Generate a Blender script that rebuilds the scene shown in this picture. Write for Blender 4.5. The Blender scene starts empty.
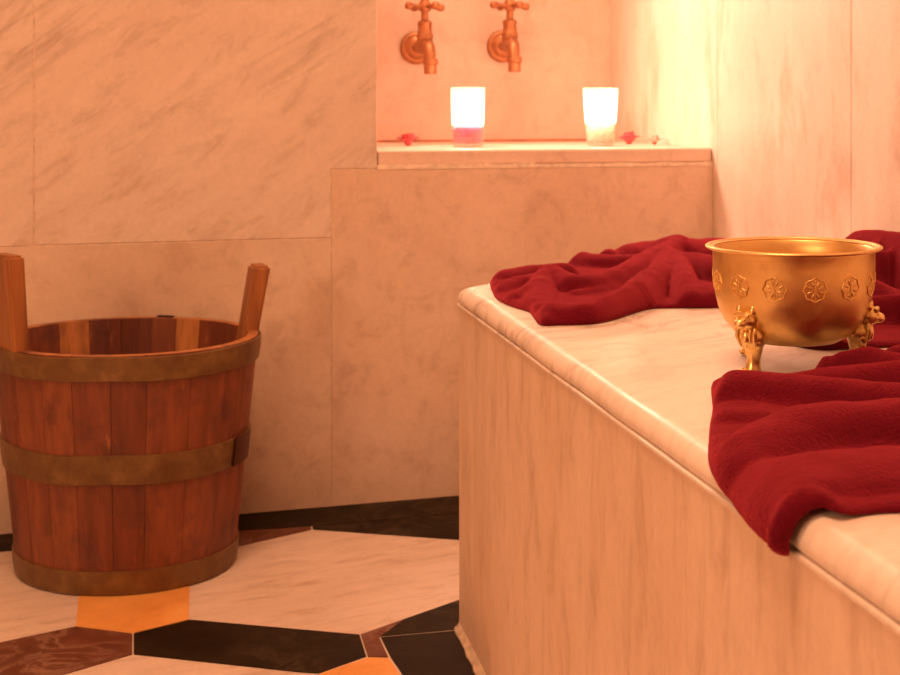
import bpy, bmesh, math, random
from mathutils import Vector, Matrix, noise
from mathutils.geometry import delaunay_2d_cdt
random.seed(7)
sc = bpy.context.scene
COL = sc.collection
PI = math.pi

# ------------------------------------------------------------------ camera
HC, FPX, PX, PY = 0.70, 1320.0, 600.0, 112.0        # eye height, focal length and principal point for a 900 x 675 frame
YAW = math.atan(396 / 1320)
cam_d = bpy.data.cameras.new('camera')
cam = bpy.data.objects.new('camera', cam_d)
COL.objects.link(cam)
cam.location = (0, 0, HC)
cam.rotation_euler = (PI / 2, 0, -YAW)
cam_d.sensor_width = 36
cam_d.lens = FPX / 900 * 36
cam_d.shift_x = (450 - PX) / 900
cam_d.shift_y = (PY - 337.5) / 900
cam_d.clip_start = 0.02
cam_d.dof.use_dof = True
cam_d.dof.focus_distance = 1.25
cam_d.dof.aperture_fstop = 14
sc.camera = cam

# ------------------------------------------------------------------ node helpers
def new_mat(name):
    m = bpy.data.materials.new(name)
    m.use_nodes = True
    nt = m.node_tree
    b = nt.nodes['Principled BSDF']
    return m, nt, b

def N(nt, kind, **kw):
    n = nt.nodes.new(kind)
    for k, v in kw.items():
        if k in n.inputs.keys():
            n.inputs[k].default_value = v
        else:
            setattr(n, k, v)
    return n

def ramp(nt, src, stops):
    r = nt.nodes.new('ShaderNodeValToRGB')
    el = r.color_ramp.elements
    while len(el) < len(stops):
        el.new(0.5)
    for e, (p, c) in zip(el, stops):
        e.position = p
        e.color = c if len(c) == 4 else (*c, 1)
    nt.links.new(src, r.inputs[0])
    return r.outputs[0]

def mix(nt, fac, a, b, mode='MIX'):
    n = nt.nodes.new('ShaderNodeMix')
    n.data_type = 'RGBA'
    n.blend_type = mode
    for s, v in ((n.inputs[0], fac), (n.inputs[6], a), (n.inputs[7], b)):
        if hasattr(v, 'is_linked'):
            nt.links.new(v, s)
        elif isinstance(v, (tuple, list)):
            s.default_value = v if len(v) == 4 else (*v, 1)
        else:
            s.default_value = v
    return n.outputs[2]

def coords(nt, scale=(1, 1, 1), rot=(0, 0, 0)):
    t = nt.nodes.new('ShaderNodeTexCoord')
    mp = nt.nodes.new('ShaderNodeMapping')
    if any(rot):                                # turn first, then stretch
        mp.vector_type = 'TEXTURE'
        scale = tuple(1 / x for x in scale)
    mp.inputs['Scale'].default_value = scale
    mp.inputs['Rotation'].default_value = rot
    nt.links.new(t.outputs['Object'], mp.inputs[0])
    return mp.outputs[0]

def noise_tex(nt, vec, scale, detail=5, rough=0.55, dist=0.0):
    n = N(nt, 'ShaderNodeTexNoise', Scale=scale, Detail=detail, Roughness=rough, Distortion=dist)
    nt.links.new(vec, n.inputs['Vector'])
    return n.outputs['Fac']

def bump(nt, bsdf, height, strength, dist=0.01):
    bp = N(nt, 'ShaderNodeBump', Strength=strength, Distance=dist)
    nt.links.new(height, bp.inputs['Height'])
    nt.links.new(bp.outputs[0], bsdf.inputs['Normal'])

def marble(name, base, tint, vein, streak=(1, 1, 1), rot=(0, 0, 0), vscale=3.0, vamount=0.5,
           cloud=1.6, rough=0.38, stain=None, stain_scale=(1, 1, 1), stain_amt=0.5, stain_lo=0.55, grain=0.12, mottle=0.5, spec=0.4, mstretch=(1, 1, 1)):
    m, nt, b = new_mat(name)
    v0 = coords(nt)
    vs = coords(nt, streak, rot)
    c = mix(nt, ramp(nt, noise_tex(nt, vs, cloud, 4, 0.6, 0.4), [(0.35, (0, 0, 0)), (0.68, (1, 1, 1))]), base, tint)
    vn = noise_tex(nt, vs, vscale, 7, 0.62, 1.1)
    vm = ramp(nt, vn, [(0.44, (0, 0, 0)), (0.50, (1, 1, 1)), (0.52, (0.25,) * 3), (0.60, (0, 0, 0))])
    brk = ramp(nt, noise_tex(nt, v0, 2.3, 3), [(0.40, (0, 0, 0)), (0.66, (vamount,) * 3)])
    vf = mix(nt, 1.0, vm, brk, 'MULTIPLY')
    c = mix(nt, vf, c, vein)
    g = noise_tex(nt, v0, 120, 3, 0.7)
    c = mix(nt, grain, c, ramp(nt, g, [(0.3, (0.35, 0.26, 0.2)), (0.7, (1, 0.95, 0.9))]), 'MULTIPLY')
    mo = noise_tex(nt, coords(nt, mstretch, rot), 18, 8, 0.72, 0.5)
    c = mix(nt, mottle, c, ramp(nt, mo, [(0.28, (0.66, 0.58, 0.52)), (0.48, (0.96, 0.95, 0.94)), (0.70, (1.06, 1.05, 1.04))]), 'MULTIPLY')
    if stain:
        st = noise_tex(nt, coords(nt, stain_scale), 2.1, 6, 0.68, 0.6)
        c = mix(nt, ramp(nt, st, [(stain_lo, (0, 0, 0)), (stain_lo + 0.16, (stain_amt,) * 3)]), c, stain)
    nt.links.new(c, b.inputs['Base Color'])
    rr = ramp(nt, noise_tex(nt, v0, 9, 4), [(0.3, (rough - 0.08,) * 3), (0.7, (rough + 0.12,) * 3)])
    nt.links.new(rr, b.inputs['Roughness'])
    b.inputs['Specular IOR Level'].default_value = spec
    bump(nt, b, noise_tex(nt, v0, 40, 5, 0.65), 0.10, 0.004)
    return m

def plain(name, col, rough=0.6, metal=0.0, var=0.25, scale=30, bump_s=0.1):
    m, nt, b = new_mat(name)
    v = coords(nt)
    dark = tuple(x * (1 - var) for x in col)
    light = tuple(min(1, x * (1 + var)) for x in col)
    c = ramp(nt, noise_tex(nt, v, scale, 5, 0.6), [(0.3, dark), (0.7, light)])
    nt.links.new(c, b.inputs['Base Color'])
    b.inputs['Roughness'].default_value = rough
    b.inputs['Metallic'].default_value = metal
    bump(nt, b, noise_tex(nt, v, scale * 3, 4), bump_s, 0.003)
    return m

# ------------------------------------------------------------------ materials
M = {}
M['wall'] = marble('wall marble', (0.72, 0.59, 0.49), (0.79, 0.68, 0.58), (0.48, 0.36, 0.28),
                   streak=(0.45, 1, 2.2), rot=(0, math.radians(-38), 0), vscale=2.4, vamount=0.6, cloud=2.4, rough=0.5, mottle=0.75, mstretch=(0.5, 1, 1.6))
M['block'] = marble('block marble', (0.70, 0.53, 0.40), (0.78, 0.62, 0.50), (0.50, 0.36, 0.27),
                    vscale=4, vamount=0.10, cloud=3.0, rough=0.5, mottle=0.65,
                    stain=(0.48, 0.33, 0.22), stain_amt=0.3, stain_lo=0.58)
M['plinth'] = marble('lower wall marble', (0.68, 0.52, 0.39), (0.79, 0.65, 0.52), (0.45, 0.33, 0.26),
                     streak=(0.7, 1, 1.6), rot=(0, math.radians(-25), 0), vscale=3, vamount=0.3, cloud=2.4, rough=0.5, mottle=0.6,
                     stain=(0.36, 0.27, 0.16), stain_amt=0.35, stain_lo=0.60)
M['side'] = marble('side wall marble', (0.77, 0.65, 0.55), (0.85, 0.76, 0.67), (0.60, 0.44, 0.33),
                   streak=(2.0, 2.0, 0.6), vscale=2.2, vamount=0.3, cloud=2.0, rough=0.5, mottle=0.35, mstretch=(1.2, 1.2, 0.5),
                   stain=(0.50, 0.33, 0.20), stain_scale=(2.6, 2.6, 0.9), stain_amt=0.7, stain_lo=0.52)
M['niche'] = marble('alcove marble', (0.74, 0.57, 0.47), (0.80, 0.65, 0.55), (0.60, 0.42, 0.32),
                    vscale=2.5, vamount=0.2, cloud=3, rough=0.5)
M['bench_panel'] = marble('bench panel marble', (0.74, 0.57, 0.43), (0.81, 0.66, 0.53), (0.46, 0.33, 0.22),
                          streak=(2.2, 2.2, 0.8), vscale=2.4, vamount=0.15, cloud=2.6, rough=0.55, mottle=0.75, mstretch=(1.6, 1.6, 0.45),
                          stain=(0.50, 0.35, 0.21), stain_scale=(2.8, 2.8, 1.1), stain_amt=0.35, stain_lo=0.56)
M['bench_top'] = marble('bench slab marble', (0.80, 0.70, 0.61), (0.86, 0.77, 0.69), (0.46, 0.38, 0.32),
                        streak=(1, 2.2, 1), rot=(0, 0, 0.5), vscale=5, vamount=0.8, cloud=3.5, rough=0.35, spec=0.35, mottle=0.5, mstretch=(0.8, 2.4, 1))
M['floor'] = marble('floor marble', (0.68, 0.56, 0.46), (0.75, 0.64, 0.55), (0.62, 0.50, 0.42),
                    streak=(0.8, 2.0, 1), rot=(0, 0, 0.2), vscale=4, vamount=0.12, cloud=4, rough=0.4, mottle=0.9, mstretch=(0.6, 2.4, 1))
M['black'] = marble('black marble', (0.013, 0.008, 0.003), (0.024, 0.014, 0.005), (0.11, 0.075, 0.045),
                    vscale=11, vamount=0.6, cloud=9, rough=0.55, grain=0.0, spec=0.10)
M['red_stone'] = marble('dark red stone', (0.105, 0.034, 0.018), (0.15, 0.050, 0.026), (0.55, 0.36, 0.25),
                        vscale=10, vamount=0.7, cloud=8, rough=0.5, grain=0.0, spec=0.2)
M['orange_stone'] = marble('ochre marble', (0.78, 0.36, 0.09), (0.82, 0.44, 0.13), (0.62, 0.30, 0.07),
                           vscale=12, vamount=0.3, cloud=9, rough=0.42)
M['mortar'] = plain('mortar', (0.52, 0.40, 0.28), 0.9, var=0.3, scale=60, bump_s=0.5)
M['pale_mortar'] = plain('pale mortar', (0.80, 0.68, 0.55), 0.8, var=0.2, scale=80, bump_s=0.6)
M['gap'] = plain('joint grout', (0.68, 0.53, 0.42), 0.9, var=0.3, scale=60, bump_s=0.3)
M['red_joint'] = plain('red joint', (0.45, 0.16, 0.07), 0.8, var=0.4, scale=25)
M['plaster'] = plain('ceiling plaster', (0.70, 0.60, 0.52), 0.9, var=0.08, scale=8)

def wood_mat(name, inner=False):
    m, nt, b = new_mat(name)
    at = N(nt, 'ShaderNodeAttribute', attribute_name='stave')
    v = coords(nt, (1, 1, 0.09))
    gr = noise_tex(nt, v, 55, 6, 0.65, 0.3)
    base = ramp(nt, at.outputs['Fac'], [(0.0, (0.11, 0.026, 0.011)), (0.45, (0.19, 0.050, 0.019)), (0.75, (0.27, 0.082, 0.028)), (1.0, (0.47, 0.20, 0.062))])
    c = mix(nt, 0.75, base, ramp(nt, gr, [(0.28, (0.42, 0.34, 0.28)), (0.62, (1.15, 1.1, 1.05))]), 'MULTIPLY')
    bl = noise_tex(nt, coords(nt, (1, 1, 0.8)), 14, 6, 0.7)
    c = mix(nt, ramp(nt, bl, [(0.50, (0, 0, 0)), (0.70, (0.8,) * 3)]), c, (0.060, 0.016, 0.012))
    pl = noise_tex(nt, coords(nt, (1, 1, 0.35)), 30, 5, 0.7)
    c = mix(nt, ramp(nt, pl, [(0.60, (0, 0, 0)), (0.74, (0.6,) * 3)]), c, (0.42, 0.16, 0.05))
    nt.links.new(c, b.inputs['Base Color'])
    b.inputs['Roughness'].default_value = 0.55
    bump(nt, b, gr, 0.35, 0.002)
    return m
M['wood'] = wood_mat('bucket wood')
def handle_wood():
    m, nt, b = new_mat('handle wood')
    gr = noise_tex(nt, coords(nt, (1, 1, 0.07)), 60, 6, 0.65, 0.3)
    c = ramp(nt, gr, [(0.25, (0.17, 0.055, 0.014)), (0.55, (0.34, 0.125, 0.032)), (0.8, (0.44, 0.18, 0.05))])
    nt.links.new(c, b.inputs['Base Color'])
    b.inputs['Roughness'].default_value = 0.5
    bump(nt, b, gr, 0.3, 0.002)
    return m
M['handle'] = handle_wood()
def hoop_mat():
    m, nt, b = new_mat('hoop metal')
    v = coords(nt)
    c = ramp(nt, noise_tex(nt, v, 26, 6, 0.7), [(0.3, (0.11, 0.052, 0.016)), (0.55, (0.18, 0.095, 0.030)), (0.75, (0.27, 0.155, 0.055))])
    rust = noise_tex(nt, v, 11, 5, 0.7)
    c = mix(nt, ramp(nt, rust, [(0.55, (0, 0, 0)), (0.72, (0.7,) * 3)]), c, (0.13, 0.04, 0.018))
    nt.links.new(c, b.inputs['Base Color'])
    b.inputs['Metallic'].default_value = 0.3
    b.inputs['Roughness'].default_value = 0.45
    bump(nt, b, noise_tex(nt, v, 70, 4), 0.25, 0.002)
    return m
M['hoop'] = hoop_mat()
M['hoop_end'] = plain('dark hoop overlap', (0.085, 0.024, 0.012), 0.45, 0.4)

def brass(name, col, rough, dark, patch=0.5):
    m, nt, b = new_mat(name)
    v = coords(nt)
    n1 = noise_tex(nt, v, 35, 6, 0.7)
    c = mix(nt, ramp(nt, n1, [(0.5, (0, 0, 0)), (0.72, (patch,) * 3)]), col, dark)
    nt.links.new(c, b.inputs['Base Color'])
    b.inputs['Metallic'].default_value = 1.0
    rr = ramp(nt, noise_tex(nt, v, 60, 4), [(0.3, (rough - 0.06,) * 3), (0.7, (rough + 0.1,) * 3)])
    nt.links.new(rr, b.inputs['Roughness'])
    bump(nt, b, noise_tex(nt, v, 90, 4), 0.12, 0.001)
    return m
M['brass'] = brass('bowl brass', (0.82, 0.56, 0.22), 0.40, (0.58, 0.36, 0.12))
M['brass_foot'] = brass('cast brass', (0.90, 0.66, 0.28), 0.3, (0.40, 0.24, 0.08), 0.8)
M['tap'] = brass('tap brass', (0.50, 0.25, 0.125), 0.48, (0.26, 0.11, 0.05), 0.8)

def towel_mat():
    m, nt, b = new_mat('red terry cloth')
    v = coords(nt)
    f = noise_tex(nt, v, 420, 4, 0.7)
    f2 = noise_tex(nt, v, 30, 4, 0.6)
    c = mix(nt, 0.55, (0.125, 0.0028, 0.014), ramp(nt, f, [(0.3, (0.45, 0.4, 0.4)), (0.72, (1.25, 1.25, 1.2))]), 'MULTIPLY')
    c = mix(nt, ramp(nt, f2, [(0.4, (0, 0, 0)), (0.75, (0.35,) * 3)]), c, (0.18, 0.005, 0.018))
    nt.links.new(c, b.inputs['Base Color'])
    b.inputs['Roughness'].default_value = 0.95
    b.inputs['Specular IOR Level'].default_value = 0.1
    b.inputs['Sheen Weight'].default_value = 0.85
    b.inputs['Sheen Roughness'].default_value = 0.4
    b.inputs['Sheen Tint'].default_value = (1.0, 0.11, 0.15, 1)
    bump(nt, b, f, 0.9, 0.0022)
    return m
M['towel'] = towel_mat()

def wax(name, col):
    m, nt, b = new_mat(name)
    c = ramp(nt, noise_tex(nt, coords(nt), 20, 3), [(0.3, col), (0.7, tuple(min(1, x * 1.08) for x in col))])
    nt.links.new(c, b.inputs['Base Color'])
    b.inputs['Roughness'].default_value = 0.45
    b.inputs['Subsurface Weight'].default_value = 0.9
    b.inputs['Subsurface Radius'].default_value = (0.02, 0.015, 0.015)
    b.inputs['Subsurface Scale'].default_value = 1.6
    return m
M['violet_wax'] = wax('violet wax', (0.66, 0.32, 0.54))
M['cream_wax'] = wax('cream wax', (0.95, 0.92, 0.80))
def frosted():
    m, nt, b = new_mat('candle glass')
    out = nt.nodes['Material Output']
    nt.nodes.remove(b)
    tr = N(nt, 'ShaderNodeBsdfTransparent'); tr.inputs[0].default_value = (0.95, 0.93, 0.9, 1)
    tl = N(nt, 'ShaderNodeBsdfTranslucent'); tl.inputs[0].default_value = (0.95, 0.93, 0.90, 1)
    gl = N(nt, 'ShaderNodeBsdfGlossy'); gl.inputs['Roughness'].default_value = 0.08
    fr = noise_tex(nt, coords(nt), 40, 3)
    f1 = ramp(nt, fr, [(0.3, (0.22,) * 3), (0.7, (0.34,) * 3)])
    m1 = nt.nodes.new('ShaderNodeMixShader'); m2 = nt.nodes.new('ShaderNodeMixShader')
    nt.links.new(f1, m1.inputs[0]); nt.links.new(tr.outputs[0], m1.inputs[1]); nt.links.new(tl.outputs[0], m1.inputs[2])
    m2.inputs[0].default_value = 0.06
    nt.links.new(m1.outputs[0], m2.inputs[1]); nt.links.new(gl.outputs[0], m2.inputs[2])
    nt.links.new(m2.outputs[0], out.inputs[0])
    return m
M['glass'] = frosted()
def flame_mat():
    m, nt, b = new_mat('candle flame')
    nt.nodes.remove(b)
    e = N(nt, 'ShaderNodeEmission', Strength=FLAME)
    e.inputs[0].default_value = (1.0, 0.48, 0.32, 1)
    nt.links.new(e.outputs[0], nt.nodes['Material Output'].inputs[0])
    return m
FLAME = 850.0
M['flame'] = flame_mat()
M['wick'] = plain('burnt wick', (0.03, 0.02, 0.015), 0.9)
M['petal_pink'] = plain('pink petal', (0.80, 0.20, 0.24), 0.6, var=0.2, scale=60)
M['petal_white'] = plain('pale petal', (0.88, 0.66, 0.60), 0.6, var=0.1, scale=60)
M['sepal'] = plain('flower heart', (0.55, 0.10, 0.08), 0.7)

# ------------------------------------------------------------------ mesh helpers
def link(o, parent=None):
    COL.objects.link(o)
    if parent:
        o.parent = parent
    return o

def obj(name, bm, mat, parent=None, smooth=False, auto=None):
    bmesh.ops.recalc_face_normals(bm, faces=bm.faces)
    me = bpy.data.meshes.new(name)
    bm.to_mesh(me)
    bm.free()
    for x in (mat if isinstance(mat, (list, tuple)) else [mat]):
        me.materials.append(x)
    if smooth:
        me.polygons.foreach_set('use_smooth', [True] * len(me.polygons))
        if auto:
            me.set_sharp_from_angle(angle=math.radians(auto))
    return link(bpy.data.objects.new(name, me), parent)

def tag(o, label, cat, group=None):
    o['label'] = label
    o['category'] = cat
    if group:
        o['group'] = group
    return o

def thing(name, label, cat, loc=(0, 0, 0), rz=0.0, group=None):
    o = bpy.data.objects.new(name, None)
    o.empty_display_size = 0.05
    o.location = loc
    o.rotation_euler = (0, 0, rz)
    link(o)
    return tag(o, label, cat, group)

def prism(bm, poly, axis, a, b, bev=0.0, mi=0):
    """polygon of 2D points extruded from a to b; axis 'y': points are (x,z); 'z': (x,y); 'x': (y,z)."""
    def P(p, t):
        return {'y': (p[0], t, p[1]), 'z': (p[0], p[1], t), 'x': (t, p[0], p[1])}[axis]
    va = [bm.verts.new(P(p, a)) for p in poly]
    vb = [bm.verts.new(P(p, b)) for p in poly]
    fs = [bm.faces.new(va), bm.faces.new(vb[::-1])]
    n = len(poly)
    for i in range(n):
        fs.append(bm.faces.new([va[i], vb[i], vb[(i + 1) % n], va[(i + 1) % n]]))
    for f in fs:
        f.material_index = mi
    bmesh.ops.recalc_face_normals(bm, faces=fs)
    if bev > 0:
        es = list({e for f in fs for e in f.edges})
        r = bmesh.ops.bevel(bm, geom=es, offset=bev, segments=2, affect='EDGES', profile=0.5)
        for f in r['faces']:
            f.material_index = mi
    return fs

def rect(x0, z0, x1, z1):
    return [(x0, z0), (x1, z0), (x1, z1), (x0, z1)]

def lathe(bm, prof, seg=48, center=(0, 0), a0=0.0, a1=2 * PI, mi=0, sx=1.0, sy=1.0):
    full = abs(a1 - a0 - 2 * PI) < 1e-6
    n = seg if full else seg + 1
    rings = []
    for r, z in prof:
        if r < 1e-6:
            rings.append([bm.verts.new((center[0], center[1], z))] * n)
        else:
            rings.append([bm.verts.new((center[0] + r * sx * math.cos(a0 + (a1 - a0) * i / seg), center[1] + r * sy * math.sin(a0 + (a1 - a0) * i / seg), z)) for i in range(n)])
    for k in range(len(rings) - 1):
        A, B = rings[k], rings[k + 1]
        for i in range(seg):
            j = (i + 1) % n if full else i + 1
            vs = []
            for v in (A[i], A[j], B[j], B[i]):
                if v not in vs:
                    vs.append(v)
            if len(vs) > 2:
                f = bm.faces.new(vs)
                f.material_index = mi
    return rings

def tube(bm, pts, rad, seg=12, caps=True, squash=None):
    pts = [Vector(p) for p in pts]
    n = len(pts)
    rings = []
    up = Vector((0.123, 0.31, 0.94)).normalized()
    for i, p in enumerate(pts):
        t = (pts[min(i + 1, n - 1)] - pts[max(i - 1, 0)]).normalized()
        a = t.cross(up)
        if a.length < 1e-3:
            a = t.cross(Vector((1, 0, 0)))
        a.normalize()
        b = t.cross(a).normalized()
        up = -b
        r = rad[i] if isinstance(rad, (list, tuple)) else rad
        rings.append([bm.verts.new(p + (a * math.cos(2 * PI * k / seg) + b * math.sin(2 * PI * k / seg)) * r) for k in range(seg)])
    for A, B in zip(rings, rings[1:]):
        for k in range(seg):
            bm.faces.new([A[k], A[(k + 1) % seg], B[(k + 1) % seg], B[k]])
    if caps:
        bm.faces.new(rings[0][::-1])
        bm.faces.new(rings[-1])

def ellipsoid(bm, c, r, u=14, v=10, rot=None):
    mt = Matrix.Translation(c) @ (rot.to_4x4() if rot else Matrix.Identity(4)) @ Matrix.Diagonal((*r, 1))
    bmesh.ops.create_uvsphere(bm, u_segments=u, v_segments=v, radius=1, matrix=mt)

# ------------------------------------------------------------------ setting
def struct(name, bm, mat, smooth=False, auto=None):
    o = obj(name, bm, mat, None, smooth, auto)
    o['kind'] = 'structure'
    return o

YW, XR, XL, YB, ZC = 2.38, 0.942, -1.9, -1.6, 2.7
NX, NY, SZ = 0.297, 3.05, 0.6305            # alcove left edge, back, sill height

# floor: white marble ground with inlaid coloured tiles between the large hexagons
bm = bmesh.new()
prism(bm, rect(XL, YB, XR + 0.1, YW + 0.02), 'z', -0.06, 0.0, mi=0)
def inlay(poly, mi, inset=0.0010):
    cx = sum(p[0] for p in poly) / len(poly); cy = sum(p[1] for p in poly) / len(poly)
    q = []
    n = len(poly)
    for i in range(n):                       # shrink each side a little: the pale joint
        p0, p1, p2 = Vector(poly[i - 1]), Vector(poly[i]), Vector(poly[(i + 1) % n])
        d1, d2 = (p1 - p0).normalized(), (p2 - p1).normalized()
        n1, n2 = Vector((-d1.y, d1.x)), Vector((-d2.y, d2.x))
        if n1.dot(Vector((cx, cy)) - p1) < 0: n1 = -n1
        if n2.dot(Vector((cx, cy)) - p1) < 0: n2 = -n2
        b = (n1 + n2)
        b = b / max(b.length_squared, 0.25) * 2
        q.append(tuple(p1 + b * inset))
    prism(bm, q, 'z', -0.004, 0.0012, bev=0.0, mi=mi)
tiles = [
    ([(-.168, 1.924), (-.0905, 1.8765), (-.0195, 1.9045), (-.0195, 2.017), (-.0195, 2.15), (-.18, 2.15)], 3),
    ([(-.2576, 1.894), (-.1679, 1.9236), (-.0912, 1.8754), (-.0877, 1.8029), (-.1655, 1.7631), (-.2429, 1.7464), (-.372, 1.690), (-.376, 1.815)], 2),
    ([(-.0185, 1.9045), (.2, 1.7845), (.2005, 1.7099), (.1365, 1.6750), (.1147, 1.6852), (-.0877, 1.8029), (-.0912, 1.8754)], 1),
    ([(.2, 1.7845), (.2640, 1.8215), (.2240, 1.7700), (.2272, 1.6987), (.2008, 1.7080)], 2),
    ([(.2240, 1.7700), (.2640, 1.8215), (.3990, 1.8990), (.3990, 1.7590)], 1),
    ([(.2243, 1.7680), (.3990, 1.7560), (.3990, 1.5500), (.2470, 1.5500), (.2285, 1.6980)], 1),
    ([(.1365, 1.6740), (.2014, 1.7064), (.2272, 1.6977), (.2460, 1.5500), (.1600, 1.5200), (.1100, 1.5700)], 3),
    ([(-.0195, 2.160), (-.0195, 2.190), (.1832, 2.2840), (.060, 2.2830), (-.18, 2.2700), (-.18, 2.160)], 2),
    ([(.1832, 2.2600), (.3980, 2.1330), (.600, 2.1330), (.600, 2.2720), (.1900, 2.2720)], 1),
    ([(XL, 2.286), (.06, 2.286), (.190, 2.274), (XR, 2.274), (XR, YW - .002), (XL, YW - .002)], 1),
]
tiles[7] = ([(-.0195, 2.160), (.0321, 2.1928), (.1732, 2.2560), (.1732, 2.2720), (.060, 2.2840), (-.18, 2.2840), (-.18, 2.160)], 2)
tiles[8] = ([(.1740, 2.2560), (.3980, 2.1330), (.600, 2.1330), (.600, 2.2720), (.1740, 2.2720)], 1)
for poly, mi in tiles:
    inlay(poly, mi)
struct('floor', bm, [M['floor'], M['black'], M['red_stone'], M['orange_stone']])

# back wall: marble slabs on a mortar backing
bm = bmesh.new()
prism(bm, rect(XL, 0, NX - 0.004, ZC), 'y', YW + 0.0012, YW + 0.10, mi=3)
prism(bm, rect(NX - 0.004, 0, XR, SZ - 0.034), 'y', YW + 0.0012, YW + 0.10, mi=3)
g = 0.0005
jx, jz, kx, kz = -0.271, 0.4765, 0.2165, 0.598
BV = 0.0007
prism(bm, rect(XL, jz + g, jx - g - 0.0012, ZC), 'y', YW, YW + 0.03, BV, 0)
prism(bm, [(jx + g, jz + g), (kx - g, jz + g), (kx - g, kz + g), (NX, kz + g), (NX, ZC), (jx + g, ZC)], 'y', YW, YW + 0.03, BV + 0.0012, 0)
prism(bm, rect(XL, 0.001, kx - g, jz - g), 'y', YW, YW + 0.03, BV, 1)
prism(bm, rect(kx + g, 0.001, XR - 0.001, kz - g), 'y', YW, YW + 0.03, BV, 2)
struct('wall_back', bm, [M['wall'], M['plinth'], M['block'], M['gap']])

# alcove with its floor slab, back and left cheek
bm = bmesh.new()
prism(bm, rect(NX - 0.1, 0.4, XR + 0.05, ZC), 'y', NY, NY + 0.06)
struct('wall_alcove', bm, M['niche'])
bm = bmesh.new()
prism(bm, [(YW + 0.031, SZ - 0.03), (NY, SZ - 0.03), (NY, ZC), (YW + 0.031, ZC)], 'x', NX - 0.06, NX + 0.001, 0.002)
struct('wall_cheek', bm, M['niche'])
bm = bmesh.new()
prism(bm, rect(NX + 0.002, YW + 0.004, XR - 0.001, NY - 0.003), 'z', SZ - 0.027, SZ, 0.0035)
struct('trim_1', bm, M['niche'])
bm = bmesh.new()                              # rough mortar left along the foot of the sill
for i in range(60):
    x0 = NX + (XR - NX) * i / 60; x1 = NX + (XR - NX) * (i + 1) / 60
    h = 0.0035 + 0.004 * noise.noise((x0 * 22, 0, 3)); 
    if i > 26: h *= 0.45
    prism(bm, rect(x0, SZ - 0.0335, x1, SZ - 0.0285 + max(0.001, h)), 'y', YW - 0.0012 + 0.001 * noise.noise((x0 * 40, 1, 0)), YW + 0.02)
struct('trim_2', bm, M['pale_mortar'])

bm = bmesh.new()                              # reddish joint at the back of the sill
prism(bm, rect(NX + 0.003, SZ - 0.001, XR - 0.001, SZ + 0.0045), 'y', NY - 0.006, NY + 0.001, 0.001)
struct('trim_3', bm, M['red_joint'])

# right wall: three upright slabs
bm = bmesh.new()
prism(bm, [(YB, 0), (NY + 0.05, 0), (NY + 0.05, ZC), (YB, ZC)], 'x', XR + 0.012, XR + 0.1, mi=1)
for y0, y1 in ((YB, 0.7), (0.702, 1.811), (1.8128, 2.3590), (2.3596, NY)):
    prism(bm, [(y0, 0.001), (y1, 0.001), (y1, ZC), (y0, ZC)], 'x', XR, XR + 0.03, 0.0012, 0)
struct('wall_right', bm, [M['side'], M['gap']])

bm = bmesh.new(); prism(bm, [(YB, 0), (YW, 0), (YW, ZC), (YB, ZC)], 'x', XL - 0.08, XL); struct('wall_left', bm, M['wall'])
bm = bmesh.new(); prism(bm, rect(XL, 0, XR, ZC), 'y', YB - 0.08, YB); struct('wall_front', bm, M['wall'])
bm = bmesh.new(); prism(bm, rect(XL, YB, XR, NY), 'z', ZC, ZC + 0.08); struct('ceiling', bm, M['plaster'])

# ------------------------------------------------------------------ bench
BX, BE = 0.3365, 1.768                       # front face, where the slanting end starts
BT, SR = 0.462, 0.0165                       # top height, rounding of the slab edge
YN = -0.5
SKEW = 0.0055                                # the front is not quite square to the wall
bench = thing('marble_bench', 'built-in pale marble bench with rounded slab edge along the right wall', 'bench', (0.64, 0.7, 0))
def bench_obj(name, bm, mat, smooth=False, auto=None):
    bmesh.ops.translate(bm, verts=bm.verts, vec=(-0.64, -0.7, 0))
    return obj(name, bm, mat, bench, smooth, auto)
def bench_poly(out):
    """plan of the bench, moved out by 'out' on the front and on the slanting end."""
    x = BX - out
    xf = x - SKEW
    k = math.tan(math.radians(22.5))
    L = XR - 0.001
    dy = (L - BX)
    return [(x, YN), (x, 0.6), (xf, BE + out * k), (L, min(YW - 0.001, BE + (L - x) + out * k)), (L, YN)]
bm = bmesh.new()
prism(bm, bench_poly(0.0), 'z', 0.001, 0.4362, 0.0015)
bench_obj('front_panel', bm, M['bench_panel'])
bm = bmesh.new()
prism(bm, bench_poly(0.0025), 'z', 0.4366, 0.4405, 0.0012)
bench_obj('lip', bm, M['bench_top'], True, 40)
bm = bmesh.new()                              # slab with a full rounded upper edge
prof = [(-0.02, 0.4410), (-0.002, 0.4410), (0.0005, 0.4425)]
for i in range(9):
    a = PI / 2 * i / 8
    prof.append((0.0015 - SR * (1 - math.cos(a)), BT - SR + SR * math.sin(a)))
rings = []
# subdivide the long front edge so the edge is slightly uneven, like worn stone
def slab_ring(out, z):
    p = bench_poly(out)
    pts = []
    def seg(a, b, n):
        for i in range(n):
            t = i / n
            pts.append((a[0] + (b[0] - a[0]) * t, a[1] + (b[1] - a[1]) * t))
    seg(p[0], p[1], 40); seg(p[1], p[2], 60); seg(p[2], p[3], 20); seg(p[3], p[4], 1); seg(p[4], p[0], 1)
    return [bm.verts.new((x + 0.0012 * noise.noise((y * 9, z * 20, 0)) * (1 if x < 0.8 else 0), y, z)) for x, y in pts]
for o_, z_ in prof:
    rings.append(slab_ring(o_, z_))
for A, B in zip(rings, rings[1:]):
    for i in range(len(A)):
        j = (i + 1) % len(A)
        bm.faces.new([A[i], A[j], B[j], B[i]])
bm.faces.new(rings[-1]); bm.faces.new(rings[0][::-1])
bench_obj('top_slab', bm, M['bench_top'], True, 50)
bm = bmesh.new()                              # grout bead where the bench meets the floor
rows = []
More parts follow.
